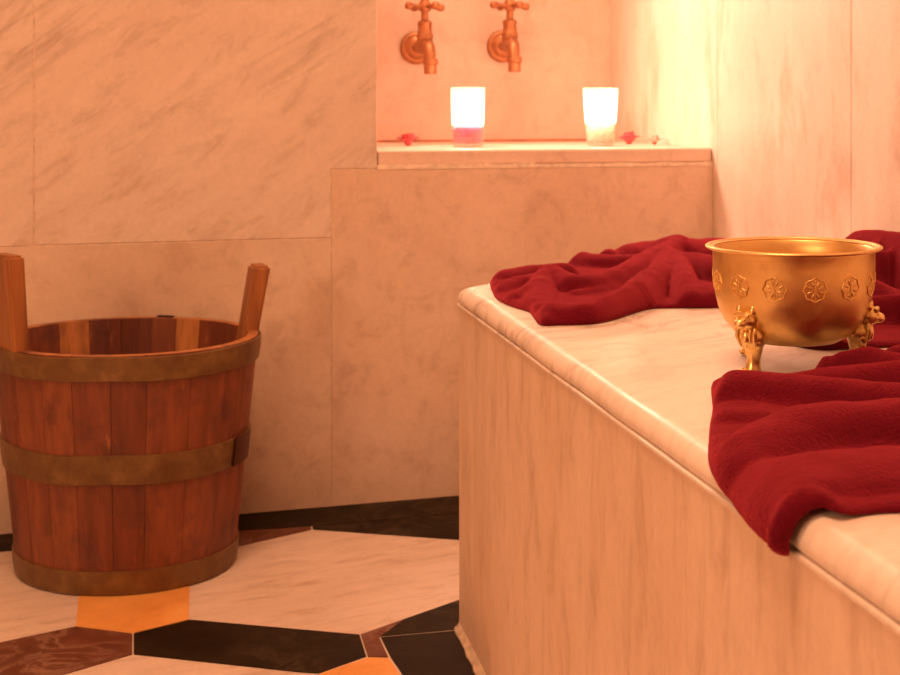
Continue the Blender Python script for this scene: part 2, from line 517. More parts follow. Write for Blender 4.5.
for i in range(160):
    y = YN + (BE - YN) * i / 159
    x = BX - SKEW * max(0, (y - 0.6) / (BE - 0.6))
    w_ = 0.0085 + 0.005 * noise.noise((y * 16, 2, 0)) + 0.003 * noise.noise((y * 60, 4, 0))
    rows.append([bm.verts.new(p) for p in ((x + 0.003, y, 0.0013), (x - w_, y, 0.0013), (x - w_ * 0.8, y, 0.0032), (x - w_ * 0.3, y, 0.0050), (x - 0.0002, y, 0.0095), (x + 0.003, y, 0.0095))])
for A, B in zip(rows, rows[1:]):
    for i in range(6):
        bm.faces.new([A[i], A[(i + 1) % 6], B[(i + 1) % 6], B[i]])
bm.faces.new(rows[0]); bm.faces.new(rows[-1][::-1])
bench_obj('mortar_bead', bm, M['mortar'], True)

# ------------------------------------------------------------------ bucket
KB = 0.86                                     # the old tub is a little oval
bucket = thing('wooden_bucket', 'coopered wooden bucket with two upright stave handles and metal hoops on the floor', 'bucket', (-0.1145, 2.181, 0.0013), -math.radians(40))
def tl(deg):                                  # bearing in the room -> angle round the oval
    a = math.radians(deg + 40)
    return math.atan2(math.sin(a) / KB, math.cos(a)) % (2 * PI)

RB, RT, HB = 0.170, 0.2085, 0.3515
def br(z): return RB + (RT - RB) * z / HB
bm = bmesh.new()
lay = bm.loops.layers.float_color.new('stave')
vals = [0.40, 0.52, 0.34, 0.60, 0.45, 0.55, 0.66, 0.38, 0.58, 0.48]
ang = [tl(a) for a in (31, 49, 65, 80, 96, 112, 127, 143, 160, 178, 196, 213, 231, 248, 266, 281, 299, 316, 334, 353, 372, 391)]
NS = len(ang) - 1
for i in range(1, NS + 1):
    while ang[i] <= ang[i - 1]:
        ang[i] += 2 * PI
inner_vals = {0: 0.35, 1: 1.0, 2: 0.5, 3: 0.22, 4: 0.25, 5: 0.95, 6: 0.45, 7: 0.6}
th = 0.017
for k in range(NS):
    a0, a1 = ang[k] + 0.0018, ang[k + 1] - 0.0018
    v = vals[(k * 3) % 10]
    n = 4
    grid = []
    for i in range(n + 1):
        a = a0 + (a1 - a0) * i / n
        ca, sa = math.cos(a), math.sin(a)
        edge = 0.0005 if i in (0, n) else 0
        colm = []
        for z, rr in ((0, 0), (0.12, 0), (0.24, 0), (HB, 0)):
            r = br(z) - edge
            colm.append(bm.verts.new((r * ca, r * KB * sa, z)))
        for z in (HB, 0.2, 0.05, 0):
            r = br(z) - th
            colm.append(bm.verts.new((r * ca, r * KB * sa, z)))
        grid.append(colm)
    m_ = len(grid[0])
    def paint(f, val):
        for lp in f.loops:
            lp[lay] = (val, val, val, 1)
    iv = inner_vals.get(k, v)
    for i in range(n):
        for j in range(m_):
            f = bm.faces.new([grid[i][j], grid[i + 1][j], grid[i + 1][(j + 1) % m_], grid[i][(j + 1) % m_]])
            paint(f, iv if j in (4, 5) else (0.95 if j == 3 else v))
    paint(bm.faces.new(grid[0][::-1]), v); paint(bm.faces.new(grid[-1]), v)
obj('body', bm, M['wood'], bucket)
bm = bmesh.new()
lathe(bm, [(0, 0.018), (br(0.018) - th + 0.001, 0.018), (br(0.034) - th + 0.001, 0.034), (0, 0.034)], 48, sy=KB)
obj('bottom_board', bm, M['handle'], bucket)
def hoop(z0, z1, off, name, mat, a0=0.0, a1=2 * PI, wob=0.0):
    bm = bmesh.new()
    t = 0.003
    lathe(bm, [(br(z0) + off - t, z0), (br(z0) + off, z0 + 0.001), (br((z0 + z1) / 2) + off + 0.0008, (z0 + z1) / 2), (br(z1) + off, z1 - 0.001), (br(z1) + off - t, z1), (br(z0) + off - t, z0)], 72, a0=a0, a1=a1, sy=KB)
    for v in bm.verts:
        v.co.z += wob * noise.noise((v.co.x * 9, v.co.y * 9, z0))
    return obj(name, bm, mat, bucket, True, 35)
hoop(HB - 0.037, HB - 0.001, 0.0050, 'hoop', M['hoop'], wob=0.002)
h2 = hoop(0.163, 0.207, 0.0035, 'hoop', M['hoop'], wob=0.003)
hoop(0.000, 0.036, 0.0035, 'hoop', M['hoop'], wob=0.0)
# overlap plate riveted onto the middle hoop
bm = bmesh.new()
lathe(bm, [(br(0.164) + 0.0045, 0.164), (br(0.208) + 0.0045, 0.208), (br(0.208) + 0.0065, 0.208), (br(0.164) + 0.0065, 0.164), (br(0.164) + 0.0045, 0.164)], 8, a0=tl(-36) - 2 * PI * 0, a1=tl(-19) + (2 * PI if tl(-19) < tl(-36) else 0), sy=KB)
obj('hoop_overlap', bm, M['hoop_end'], bucket)
# iron clip on the far rim
bm = bmesh.new()
a = tl(73)
bmesh.ops.create_cube(bm, size=1, matrix=Matrix.Translation((RT * 0.975 * math.cos(a), RT * 0.975 * KB * math.sin(a), HB + 0.0012)) @ Matrix.Rotation(a + PI / 2 - 0.25, 4, 'Z') @ Matrix.Diagonal((0.030, 0.010, 0.003, 1)))
bmesh.ops.bevel(bm, geom=bm.edges[:], offset=0.001, segments=2, affect='EDGES')
obj('clip', bm, M['wick'], bucket)
def handle(theta, width, top, taper, lean):
    bm = bmesh.new()
    z0, z1 = HB - 0.03, top
    hw = width / 2
    ra = Vector((math.cos(theta), math.sin(theta) * KB, 0))
    ta = Vector((-math.sin(theta), math.cos(theta), 0))
    nn = Vector((math.cos(theta), math.sin(theta), 0))
    slope = (RT - RB) / HB
    secs = []
    for i in range(7):
        t = i / 6
        z = z0 + (z1 - z0) * t
        w = hw * (1 - taper * t)
        thk = 0.0215 + 0.004 * t
        cen = ra * (br(z0) - 0.0115) + nn * slope * lean * (z - z0)
        secs.append([bm.verts.new(cen + ta * (sx * w) + nn * (sy * thk / 2) + Vector((0, 0, z))) for sx, sy in ((-1, -1), (1, -1), (1, 1), (-1, 1))])
    for A, B in zip(secs, secs[1:]):
        for i in range(4):
            bm.faces.new([A[i], A[(i + 1) % 4], B[(i + 1) % 4], B[i]])
    bm.faces.new(secs[0][::-1]); bm.faces.new(secs[-1])
    bmesh.ops.recalc_face_normals(bm, faces=bm.faces)
    es = [e for e in bm.edges if len(e.link_faces) == 2 and e.calc_face_angle() > 0.6]
    bmesh.ops.bevel(bm, geom=es, offset=0.004, segments=3, affect='EDGES')
    return obj('handle_stave', bm, M['handle'], bucket, True, 40)
handle(tl(5), 0.060, 0.452, 0.08, 1.6)
handle(tl(206), 0.070, 0.490, 0.06, 0.55)

# ------------------------------------------------------------------ brass bowl
BC = (0.530, 1.135)
bowl = thing('brass_bowl', 'round brass bowl with a band of stamped flowers, standing on cast feet on the bench', 'bowl', (BC[0], BC[1], BT + 0.0005), 0)
ZB, ZR = 0.0215, 0.1135                       # underside and rim above the bench
outer = [(0.0, ZB), (0.025, ZB + 0.0003), (0.042, ZB + 0.003), (0.055, ZB + 0.010), (0.0645, ZB + 0.021), (0.0705, ZB + 0.034), (0.0735, ZB + 0.047), (0.0750, ZB + 0.060), (0.0755, ZB + 0.074), (0.0757, ZR - 0.006), (0.0770, ZR - 0.0035)]
def orad(z):
    for (r0, z0), (r1, z1) in zip(outer, outer[1:]):
        if z0 <= z <= z1:
            return r0 + (r1 - r0) * (z - z0) / max(z1 - z0, 1e-6)
    return outer[-1][0]
bm = bmesh.new()
inner = [(r - 0.002, z + 0.002) for r, z in outer[1:-1]][::-1] + [(0, ZB + 0.002)]
lathe(bm, outer + [(0.0765, ZR - 0.002)] + inner, 96)
# stamped flowers: a ring and eight petals standing a little proud of the wall
zc = ZB + 0.0585
for k in range(13):
    a = 2 * PI * k / 13 + math.radians(-100)
    rr = orad(zc) + 0.0002
    nrm = Vector((math.cos(a), math.sin(a), 0)); tan = Vector((-math.sin(a), math.cos(a), 0)); up = Vector((0, 0, 1))
    def on(u, v, out=0.0):
        aa = a + u / rr
        r = orad(zc + v) + out
        return Vector((r * math.cos(aa), r * math.sin(aa), zc + v))
    R = 0.0102
    n = 28
    ringp = [on(R * (1 + 0.07 * math.cos(8 * t)) * math.cos(t), R * (1 + 0.07 * math.cos(8 * t)) * math.sin(t), 0.0002) for t in [2 * PI * i / n for i in range(n + 1)]]
    tube(bm, ringp, 0.0007, 6, caps=False)
    for j in range(8):
        t = 2 * PI * (j + 0.5) / 8
        p0 = on(R * 0.30 * math.cos(t), R * 0.30 * math.sin(t)); p1 = on(R * 0.78 * math.cos(t), R * 0.78 * math.sin(t))
        tube(bm, [p0, (p0 + p1) / 2 + nrm * 0.0004, p1], [0.0005, 0.0010, 0.0006], 6)
    tube(bm, [on(0, -R * 0.95), on(0, 0, 0.0003), on(0, R * 0.95)], 0.0007, 6)
obj('body', bm, M['brass'], bowl, True, 60)
bm = bmesh.new()
rim = [(0.0800 + 0.0026 * math.cos(t), ZR - 0.0020 + 0.0017 * math.sin(t)) for t in [2 * PI * i / 12 for i in range(13)]]
lathe(bm, rim, 96)
lathe(bm, [(0.0760, ZR - 0.0045), (0.0790, ZR - 0.0030), (0.0790, ZR - 0.001), (0.0745, ZR - 0.0022), (0.0760, ZR - 0.0045)], 96)
obj('rim', bm, M['brass'], bowl, True, 60)
def foot(theta):
    bm = bmesh.new()
    def P(r, z, s=0.0):
        d = Vector((math.cos(theta), math.sin(theta), 0)); t = Vector((-math.sin(theta), math.cos(theta), 0))
        return d * (r - 0.007) + t * s + Vector((0, 0, z))
    # animal leg: claw foot, thick shank with mane, head with brow, muzzle and ears looking outwards
    tube(bm, [P(0.068, 0.0), P(0.0675, 0.006), P(0.066, 0.014), P(0.066, 0.022), P(0.0665, 0.030)], [0.0085, 0.0070, 0.0062, 0.0082, 0.0108], 14)
    for s in (-0.005, 0.0, 0.005):
        ellipsoid(bm, P(0.0755, 0.0030, s), (0.0042, 0.0030, 0.0030), 10, 8)
    ellipsoid(bm, P(0.0670, 0.0335), (0.0125, 0.0125, 0.0130), 16, 12)
    ellipsoid(bm, P(0.0700, 0.0290, 0.006), (0.0058, 0.0058, 0.0075), 12, 8)
    ellipsoid(bm, P(0.0700, 0.0290, -0.006), (0.0058, 0.0058, 0.0075), 12, 8)
    ellipsoid(bm, P(0.0765, 0.0340, 0.0), (0.0050, 0.0050, 0.0085), 12, 8)
    ellipsoid(bm, P(0.0760, 0.0495), (0.0105, 0.0105, 0.0095), 16, 12)
    ellipsoid(bm, P(0.0855, 0.0475), (0.0060, 0.0058, 0.0048), 12, 8)
    tube(bm, [P(0.083, 0.0545, -0.0075), P(0.0845, 0.0560, 0), P(0.083, 0.0545, 0.0075)], 0.0022, 8)
    for s in (-0.0075, 0.0075):
        ellipsoid(bm, P(0.0770, 0.0585, s), (0.0036, 0.0036, 0.0052), 10, 8)
        ellipsoid(bm, P(0.0845, 0.0515, s * 0.55), (0.0019, 0.0019, 0.0019), 8, 6)
    for j in range(5):
        t = (j - 2) * 0.0048
        tube(bm, [P(0.0765, 0.043, t), P(0.0775, 0.035, t * 1.05), P(0.0745, 0.025, t * 0.8)], [0.0016, 0.0024, 0.0012], 6)
    return obj('foot', bm, M['brass_foot'], bowl, True, 70)
base_dir = -PI / 2 - 0.58 - YAW * 0.0
for k in range(3):
    foot(math.radians((-152, -31, 106)[k]))

# ------------------------------------------------------------------ candles
def candle(name, x, y, r0, r1, h, hw, wmat, label):
    c = thing(name, label, 'candle', (x, y, SZ + 0.0003), 0, 'lit candles in tumblers')
    bm = bmesh.new()
    t = 0.0022
    def R(z): return r0 + (r1 - r0) * z / h
    prof = [(0, 0), (r0 - 0.003, 0), (r0, 0.003)] + [(R(z), z) for z in (0.02, 0.05, 0.08, h - 0.001)] + [(R(h) - t / 2, h), (R(h) - t, h - 0.001)] + [(R(z) - t, z) for z in (0.08, 0.05, 0.02, 0.008)] + [(0, 0.006)]
    lathe(bm, prof, 48)
    obj('glass', bm, M['glass'], c, True, 50)
    bm = bmesh.new()
    lathe(bm, [(0, 0.0065), (R(0.009) - t - 0.0008, 0.009), (R(hw) - t - 0.0008, hw), (R(hw) * 0.5, hw - 0.001), (0, hw - 0.002)], 40)
    obj('wax', bm, M[wmat], c, True, 50)
    bm = bmesh.new()
    tube(bm, [(0, 0, hw - 0.003), (0.0005, 0, hw + 0.004), (0.0015, 0.0005, hw + 0.009)], 0.0008, 8)
    obj('wick', bm, M['wick'], c, True)
    bm = bmesh.new()
    z0 = hw + 0.006
    lathe(bm, [(0, z0), (0.0030, z0 + 0.002), (0.0055, z0 + 0.008), (0.0056, z0 + 0.012), (0.0040, z0 + 0.020), (0.0018, z0 + 0.028), (0, z0 + 0.034)], 20)
    obj('flame', bm, M['flame'], c, True)
    return c
candle('glass_candle', 0.502, 2.586, 0.0300, 0.0338, 0.118, 0.044, 'violet_wax', 'lit violet candle in a tumbler, below the two taps')
candle('glass_candle', 0.7765, 2.584, 0.0285, 0.0365, 0.118, 0.048, 'cream_wax', 'lit cream candle in a flared tumbler, nearer the right wall')

# ------------------------------------------------------------------ taps
def make_tap(label):
    t = thing('water_tap', label, 'tap', (0, 0, 0), 0, 'cross handle wall taps')
    bm = bmesh.new()
    prof = [(0.0, 0.0), (0.037, 0.0), (0.038, 0.003), (0.036, 0.008), (0.029, 0.0115), (0.027, 0.011), (0.022, 0.016), (0.015, 0.020), (0.0, 0.021)]
    lathe(bm, prof, 40)
    bmesh.ops.rotate(bm, verts=bm.verts, cent=(0, 0, 0), matrix=Matrix.Rotation(PI / 2, 3, 'X'))
    obj('flange', bm, M['tap'], t, True, 45)
    bm = bmesh.new()                          # body: out from the wall, valve swelling, spout turning down
    tube(bm, [(0, -0.012, 0), (0, -0.045, -0.001), (0, -0.062, 0), (0, -0.080, 0.001), (0, -0.098, -0.001), (0, -0.114, -0.007), (0, -0.124, -0.019), (0, -0.127, -0.032)],
         [0.0125, 0.0125, 0.0180, 0.0200, 0.0175, 0.0145, 0.0130, 0.0125], 20)
    obj('tap_body', bm, M['tap'], t, True, 50)
    bm = bmesh.new()
    lathe(bm, [(0, -0.030), (0.0165, -0.030), (0.0172, -0.032), (0.0172, -0.040), (0.0158, -0.042), (0.0140, -0.043), (0.0140, -0.062), (0.0128, -0.0635), (0.0105, -0.0635), (0.0105, -0.050), (0, -0.050)], 28, center=(0, -0.127))
    obj('nozzle', bm, M['tap'], t, True, 40)
    bm = bmesh.new()
    lathe(bm, [(0, 0.006), (0.0175, 0.010), (0.0180, 0.018), (0.0188, 0.020), (0.0188, 0.026), (0.0165, 0.029), (0.0150, 0.046), (0.0162, 0.048), (0.0162, 0.055), (0.0120, 0.058), (0.0085, 0.060), (0.0080, 0.080), (0, 0.080)], 24, center=(0, -0.080))
    obj('stem', bm, M['tap'], t, True, 40)
    bm = bmesh.new()
    lathe(bm, [(0, 0.078), (0.012, 0.080), (0.0145, 0.088), (0.0135, 0.097), (0.009, 0.103), (0.0095, 0.107), (0.006, 0.112), (0, 0.113)], 24, center=(0, -0.080))
    for k in range(4):
        a = PI / 2 * k + 0.32
        d = Vector((math.cos(a), math.sin(a), 0))
        c = Vector((0, -0.080, 0.090))
        tube(bm, [c + d * 0.008, c + d * 0.020, c + d * 0.030, c + d * 0.040, c + d * 0.048, c + d * 0.0515], [0.0058, 0.0045, 0.0052, 0.0088, 0.0080, 0.0030], 14)
    obj('handle', bm, M['tap'], t, True, 60)
    return t
def copy_thing(o, label):
    c = o.copy(); COL.objects.link(c); c['label'] = label
    for ch in o.children:
        k = ch.copy(); COL.objects.link(k); k.parent = c
    return c
tap = make_tap('brass cross-handle tap above the violet candle, nearer the alcove edge')
tap.location = (0.470, NY + 0.0008, 0.848); tap.rotation_euler = (0, 0, 0.10)
tap2 = copy_thing(tap, 'brass cross-handle tap between the two lit candles, further from the alcove edge')
tap2.location = (0.6745, NY + 0.0008, 0.8545); tap2.rotation_euler = (0, 0, 0)

# ------------------------------------------------------------------ blossoms on the sill
def blossom(x, y, r, mat, label, seed, n=16):
    rnd = random.Random(seed)
    b = thing('flower_head', label, 'flower', (x, y, SZ + 0.0005), 0, 'flower heads on the alcove sill')
    bm = bmesh.new()
    for k in range(n):
        a = 2 * PI * k / n + rnd.uniform(-.2, .2)
        tilt = rnd.uniform(0.3, 0.6) if k % 2 else rnd.uniform(1.0, 1.35)
        L = r * rnd.uniform(0.9, 1.1) * (1 if k % 2 else 0.95)
        rows = []
        for i in range(5):
            t = i / 4
            w = r * 0.42 * math.sin(PI * (0.12 + 0.80 * t))
            rad = 0.15 * r + L * t * math.cos(tilt)
            z = 0.003 + L * math.sin(tilt) * t + 0.15 * r * math.sin(PI * t)
            row = []
            for j in (-1, -0.4, 0.4, 1):
                p = Vector((rad, w * j, z + 0.25 * w * abs(j)))
                row.append(p)
            rows.append(row)
        M3 = Matrix.Rotation(a, 3, 'Z')
        for off in (0, 0.0008):
            vv = [[bm.verts.new(M3 @ (p + Vector((0, 0, off)))) for p in row] for row in rows]
            for i in range(4):
                for j in range(3):
                    bm.faces.new([vv[i][j], vv[i + 1][j], vv[i + 1][j + 1], vv[i][j + 1]])
    obj('petals', bm, mat, b, True)
    bm = bmesh.new()
    ellipsoid(bm, (0, 0, 0.0045), (r * 0.28, r * 0.28, 0.0045), 14, 10)
    obj('flower_heart', bm, M['sepal'], b, True)
    return b
blossom(0.400, 2.700, 0.024, M['petal_pink'], 'pink flower head by the alcove edge, left of the violet candle', 1)
blossom(0.872, 2.690, 0.024, M['petal_pink'], 'pink flower head just right of the cream candle', 2)
blossom(0.912, 2.640, 0.018, M['petal_white'], 'small pale flower head against the right wall, farthest from the taps', 3, 12)

# ------------------------------------------------------------------ towels
def smooth_closed(pts, step):
    P = [Vector(p) for p in pts]
    n = len(P)
    out = []
    for i in range(n):
        p0, p1, p2, p3 = P[i - 1], P[i], P[(i + 1) % n], P[(i + 2) % n]
        m = max(2, int((p2 - p1).length / step))
        for k in range(m):
            t = k / m
            out.append(0.5 * ((2 * p1) + (-p0 + p2) * t + (2 * p0 - 5 * p1 + 4 * p2 - p3) * t * t + (-p0 + 3 * p1 - 3 * p2 + p3) * t ** 3))
    return out
def smooth_open(pts, n=8):
    P = [Vector(p) for p in pts]
    P = [P[0] * 2 - P[1]] + P + [P[-1] * 2 - P[-2]]
    out = []
    for i in range(1, len(P) - 2):
        p0, p1, p2, p3 = P[i - 1:i + 3]
        for k in range(n):
            t = k / n
            out.append(0.5 * ((2 * p1) + (-p0 + p2) * t + (2 * p0 - 5 * p1 + 4 * p2 - p3) * t * t + (-p0 + 3 * p1 - 3 * p2 + p3) * t ** 3))
    out.append(P[-2])
    return out
FAR_OUTLINE = [(0.388, 1.824), (0.359, 1.674), (0.356, 1.608), (0.361, 1.562), (0.369, 1.526), (0.365, 1.486), (0.359, 1.426), (0.380, 1.420), (0.416, 1.417), (0.447, 1.437), (0.481, 1.474), (0.515, 1.505), (0.548, 1.503), (0.575, 1.495), (0.607, 1.494), (0.700, 1.530), (0.760, 1.660), (0.840, 1.860), (0.900, 2.020), (0.925, 2.200), (0.900, 2.270), (0.800, 2.200), (0.700, 2.095), (0.600, 1.995), (0.500, 1.900), (0.430, 1.840)]
FAR_FOLDS = [
    ([(0.405, 1.848, 0.0160), (0.451, 1.919, 0.0240), (0.522, 1.954, 0.0260), (0.569, 1.897, 0.0240), (0.632, 1.895, 0.0220), (0.665, 1.899, 0.0220)], 0.0264),
    ([(0.519, 1.989, 0.0200), (0.532, 1.978, 0.0300), (0.558, 2.007, 0.0340), (0.581, 2.008, 0.0360), (0.600, 2.000, 0.0260)], 0.033),
    ([(0.612, 2.039, 0.0200), (0.645, 2.043, 0.0260), (0.691, 2.047, 0.0240), (0.720, 2.037, 0.0280), (0.728, 1.995, 0.0400), (0.750, 1.992, 0.0340), (0.782, 1.967, 0.0300)], 0.055),
    ([(0.374, 1.745, 0.0120), (0.387, 1.764, 0.0200), (0.436, 1.794, 0.0220), (0.492, 1.815, 0.0220)], 0.022),
    ([(0.363, 1.678, 0.0130), (0.386, 1.700, 0.0180), (0.427, 1.729, 0.0200)], 0.0198),
    ([(0.357, 1.599, 0.0120), (0.382, 1.613, 0.0160), (0.408, 1.645, 0.0220)], 0.0176),
    ([(0.374, 1.514, 0.0120), (0.400, 1.604, 0.0180), (0.425, 1.676, 0.0260), (0.444, 1.717, 0.0320), (0.450, 1.684, 0.0300), (0.463, 1.643, 0.0260), (0.499, 1.664, 0.0260), (0.553, 1.724, 0.0300), (0.626, 1.841, 0.0340), (0.677, 1.914, 0.0360), (0.733, 1.995, 0.0380)], 0.0231),
    ([(0.355, 1.432, 0.0120), (0.369, 1.451, 0.0200), (0.392, 1.444, 0.0200), (0.414, 1.432, 0.0210), (0.442, 1.442, 0.0260), (0.486, 1.499, 0.0300), (0.535, 1.586, 0.0340), (0.583, 1.669, 0.0360), (0.642, 1.804, 0.0380)], 0.0253),
    ([(0.378, 1.415, 0.0100), (0.413, 1.407, 0.0120), (0.446, 1.436, 0.0120)], 0.0154),
    ([(0.661, 1.871, 0.0380), (0.648, 1.777, 0.0360), (0.600, 1.621, 0.0340), (0.579, 1.546, 0.0260), (0.567, 1.492, 0.0160)], 0.0231),
    ([(0.652, 1.789, 0.0360), (0.675, 1.755, 0.0360), (0.692, 1.714, 0.0340)], 0.0396),
    ([(0.598, 1.554, 0.0240), (0.604, 1.517, 0.0220), (0.619, 1.506, 0.0200)], 0.033),
    ([(0.450, 1.609, 0.0120), (0.508, 1.649, 0.0140), (0.599, 1.798, 0.0200)], 0.0132),
]
NEAR_OUTLINE = [(0.423, 1.071), (0.389, 0.984), (0.368, 0.936), (0.353, 0.900), (0.340, 0.866), (0.333, 0.845), (0.327, 0.815), (0.321, 0.780), (0.317, 0.745), (0.316, 0.722), (0.319, 0.711), (0.327, 0.708), (0.338, 0.706), (0.349, 0.706), (0.354, 0.695), (0.376, 0.699), (0.395, 0.697), (0.439, 0.682), (0.493, 0.662), (0.630, 0.811), (0.720, 0.966), (0.760, 1.060), (0.688, 1.103), (0.633, 1.119), (0.567, 1.063), (0.544, 1.064), (0.540, 1.075), (0.544, 1.086), (0.519, 1.080), (0.483, 1.063), (0.459, 1.060), (0.440, 1.077)]
NEAR_FOLDS = [
    ([(0.400, 1.008, 0.0180), (0.405, 1.004, 0.0240), (0.422, 1.005, 0.0240), (0.439, 0.991, 0.0250), (0.458, 0.969, 0.0260), (0.476, 0.947, 0.0270), (0.512, 0.904, 0.0280), (0.563, 0.849, 0.0280)], 0.0228),
    ([(0.470, 1.013, 0.0180), (0.504, 0.993, 0.0260), (0.558, 0.986, 0.0290), (0.648, 0.977, 0.0300)], 0.0216),
    ([(0.538, 1.063, 0.0240), (0.542, 1.058, 0.0320), (0.555, 1.039, 0.0320), (0.571, 1.010, 0.0300), (0.601, 0.964, 0.0300)], 0.0192),
    ([(0.590, 1.067, 0.0240), (0.597, 1.037, 0.0340), (0.636, 1.020, 0.0340)], 0.0168),
    ([(0.341, 0.862, 0.0100), (0.338, 0.825, 0.0150), (0.353, 0.829, 0.0190), (0.372, 0.838, 0.0230), (0.398, 0.849, 0.0280), (0.421, 0.853, 0.0300), (0.450, 0.851, 0.0300), (0.478, 0.845, 0.0310), (0.553, 0.833, 0.0310)], 0.0312),
    ([(0.369, 0.933, 0.0100), (0.376, 0.926, 0.0140), (0.404, 0.925, 0.0120)], 0.0192),
    ([(0.319, 0.768, 0.0100), (0.340, 0.762, 0.0130), (0.366, 0.760, 0.0170), (0.401, 0.758, 0.0190), (0.441, 0.753, 0.0200), (0.496, 0.747, 0.0200)], 0.048),
    ([(0.344, 0.727, 0.0120), (0.385, 0.730, 0.0130), (0.449, 0.720, 0.0130)], 0.0144),
    ([(0.322, 0.717, 0.0125), (0.335, 0.713, 0.0125), (0.348, 0.712, 0.0125), (0.344, 0.680, 0.0125), (0.365, 0.685, 0.0125), (0.386, 0.682, 0.0125), (0.441, 0.665, 0.0125)], 0.0102),
]
CORNER_OUTLINE = [(0.575, 1.235), (0.589, 1.199), (0.614, 1.194), (0.641, 1.192), (0.672, 1.188), (0.734, 1.158), (0.840, 1.140), (0.920, 1.140), (0.938, 1.250), (0.938, 1.450), (0.938, 1.620), (0.934, 1.745), (0.900, 1.770), (0.860, 1.740), (0.800, 1.620), (0.730, 1.500), (0.650, 1.380), (0.595, 1.300)]
CORNER_FOLDS = [
    ([(0.895, 1.745, 0.0550), (0.902, 1.690, 0.0720), (0.905, 1.620, 0.0810), (0.905, 1.520, 0.0840), (0.905, 1.400, 0.0850), (0.905, 1.200, 0.0850)], 0.04),
    ([(0.824, 1.588, 0.0450), (0.853, 1.598, 0.0600), (0.882, 1.613, 0.0620), (0.908, 1.605, 0.0620), (0.972, 1.559, 0.0620)], 0.0272),
    ([(0.783, 1.522, 0.0400), (0.830, 1.556, 0.0520), (0.855, 1.563, 0.0540), (0.883, 1.561, 0.0540), (0.940, 1.507, 0.0540)], 0.0176),
    ([(0.752, 1.476, 0.0360), (0.733, 1.383, 0.0460), (0.740, 1.353, 0.0420), (0.747, 1.321, 0.0360), (0.758, 1.215, 0.0300)], 0.0208),
    ([(0.671, 1.328, 0.0280), (0.702, 1.306, 0.0340), (0.735, 1.300, 0.0360), (0.799, 1.281, 0.0360)], 0.0192),
    ([(0.575, 1.216, 0.0120), (0.595, 1.189, 0.0220), (0.629, 1.170, 0.0260), (0.657, 1.161, 0.0260), (0.711, 1.139, 0.0260)], 0.0208),
]

def fold_height(p, folds):
    """rolls of cloth lying side by side: the highest roll wins, with a soft crease between them."""
    best = 0.0
    for pts, w in folds:
        bx0, by0, bx1, by1, P = pts
        if p.x < bx0 - w or p.x > bx1 + w or p.y < by0 - w or p.y > by1 + w:
            continue
        dd, hh = 9.0, 0.0
        for a, b in zip(P, P[1:]):
            ab = Vector((b.x - a.x, b.y - a.y)); ap = Vector((p.x - a.x, p.y - a.y))
            L = ab.length_squared
            t = max(0.0, min(1.0, ap.dot(ab) / L)) if L > 1e-12 else 0.0
            d = (ap - ab * t).length
            if d < dd:
                dd, hh = d, a.z + (b.z - a.z) * t
        if dd < w:
            x = dd / w
            v = hh * (1 - x * x) ** 0.55
            k = 0.0022
            hi, lo = max(best, v), min(best, v)
            best = hi + k * math.exp(-(hi - lo) / k) * 0.5 * min(1, lo / 0.004)
    return best

def seg_dist(p, poly):
    d = 9.0
    n = len(poly)
    for i in range(n):
        a, b = poly[i - 1], poly[i]
        ab = b - a
        L = ab.length_squared
        t = max(0.0, min(1.0, (p - a).dot(ab) / L)) if L > 1e-12 else 0.0
        d = min(d, (p - a - ab * t).length)
    return d

XC = BX - 0.0015 + SR + 0.0005                # where the slab edge starts to round over
def lay(q, y, h):
    """a point of cloth laid over the bench: q runs across the top and on down over the rounded edge."""
    if q >= XC:
        return Vector((q, y, BT + h))
    a = (XC - q) / (SR + 0.002)
    R = SR + 0.002 + h
    if a <= PI / 2:
        return Vector((XC - R * math.sin(a), y, BT - SR - 0.002 + R * math.cos(a)))
    return Vector((XC - R, y, BT - SR - 0.002 - (a - PI / 2) * (SR + 0.002)))

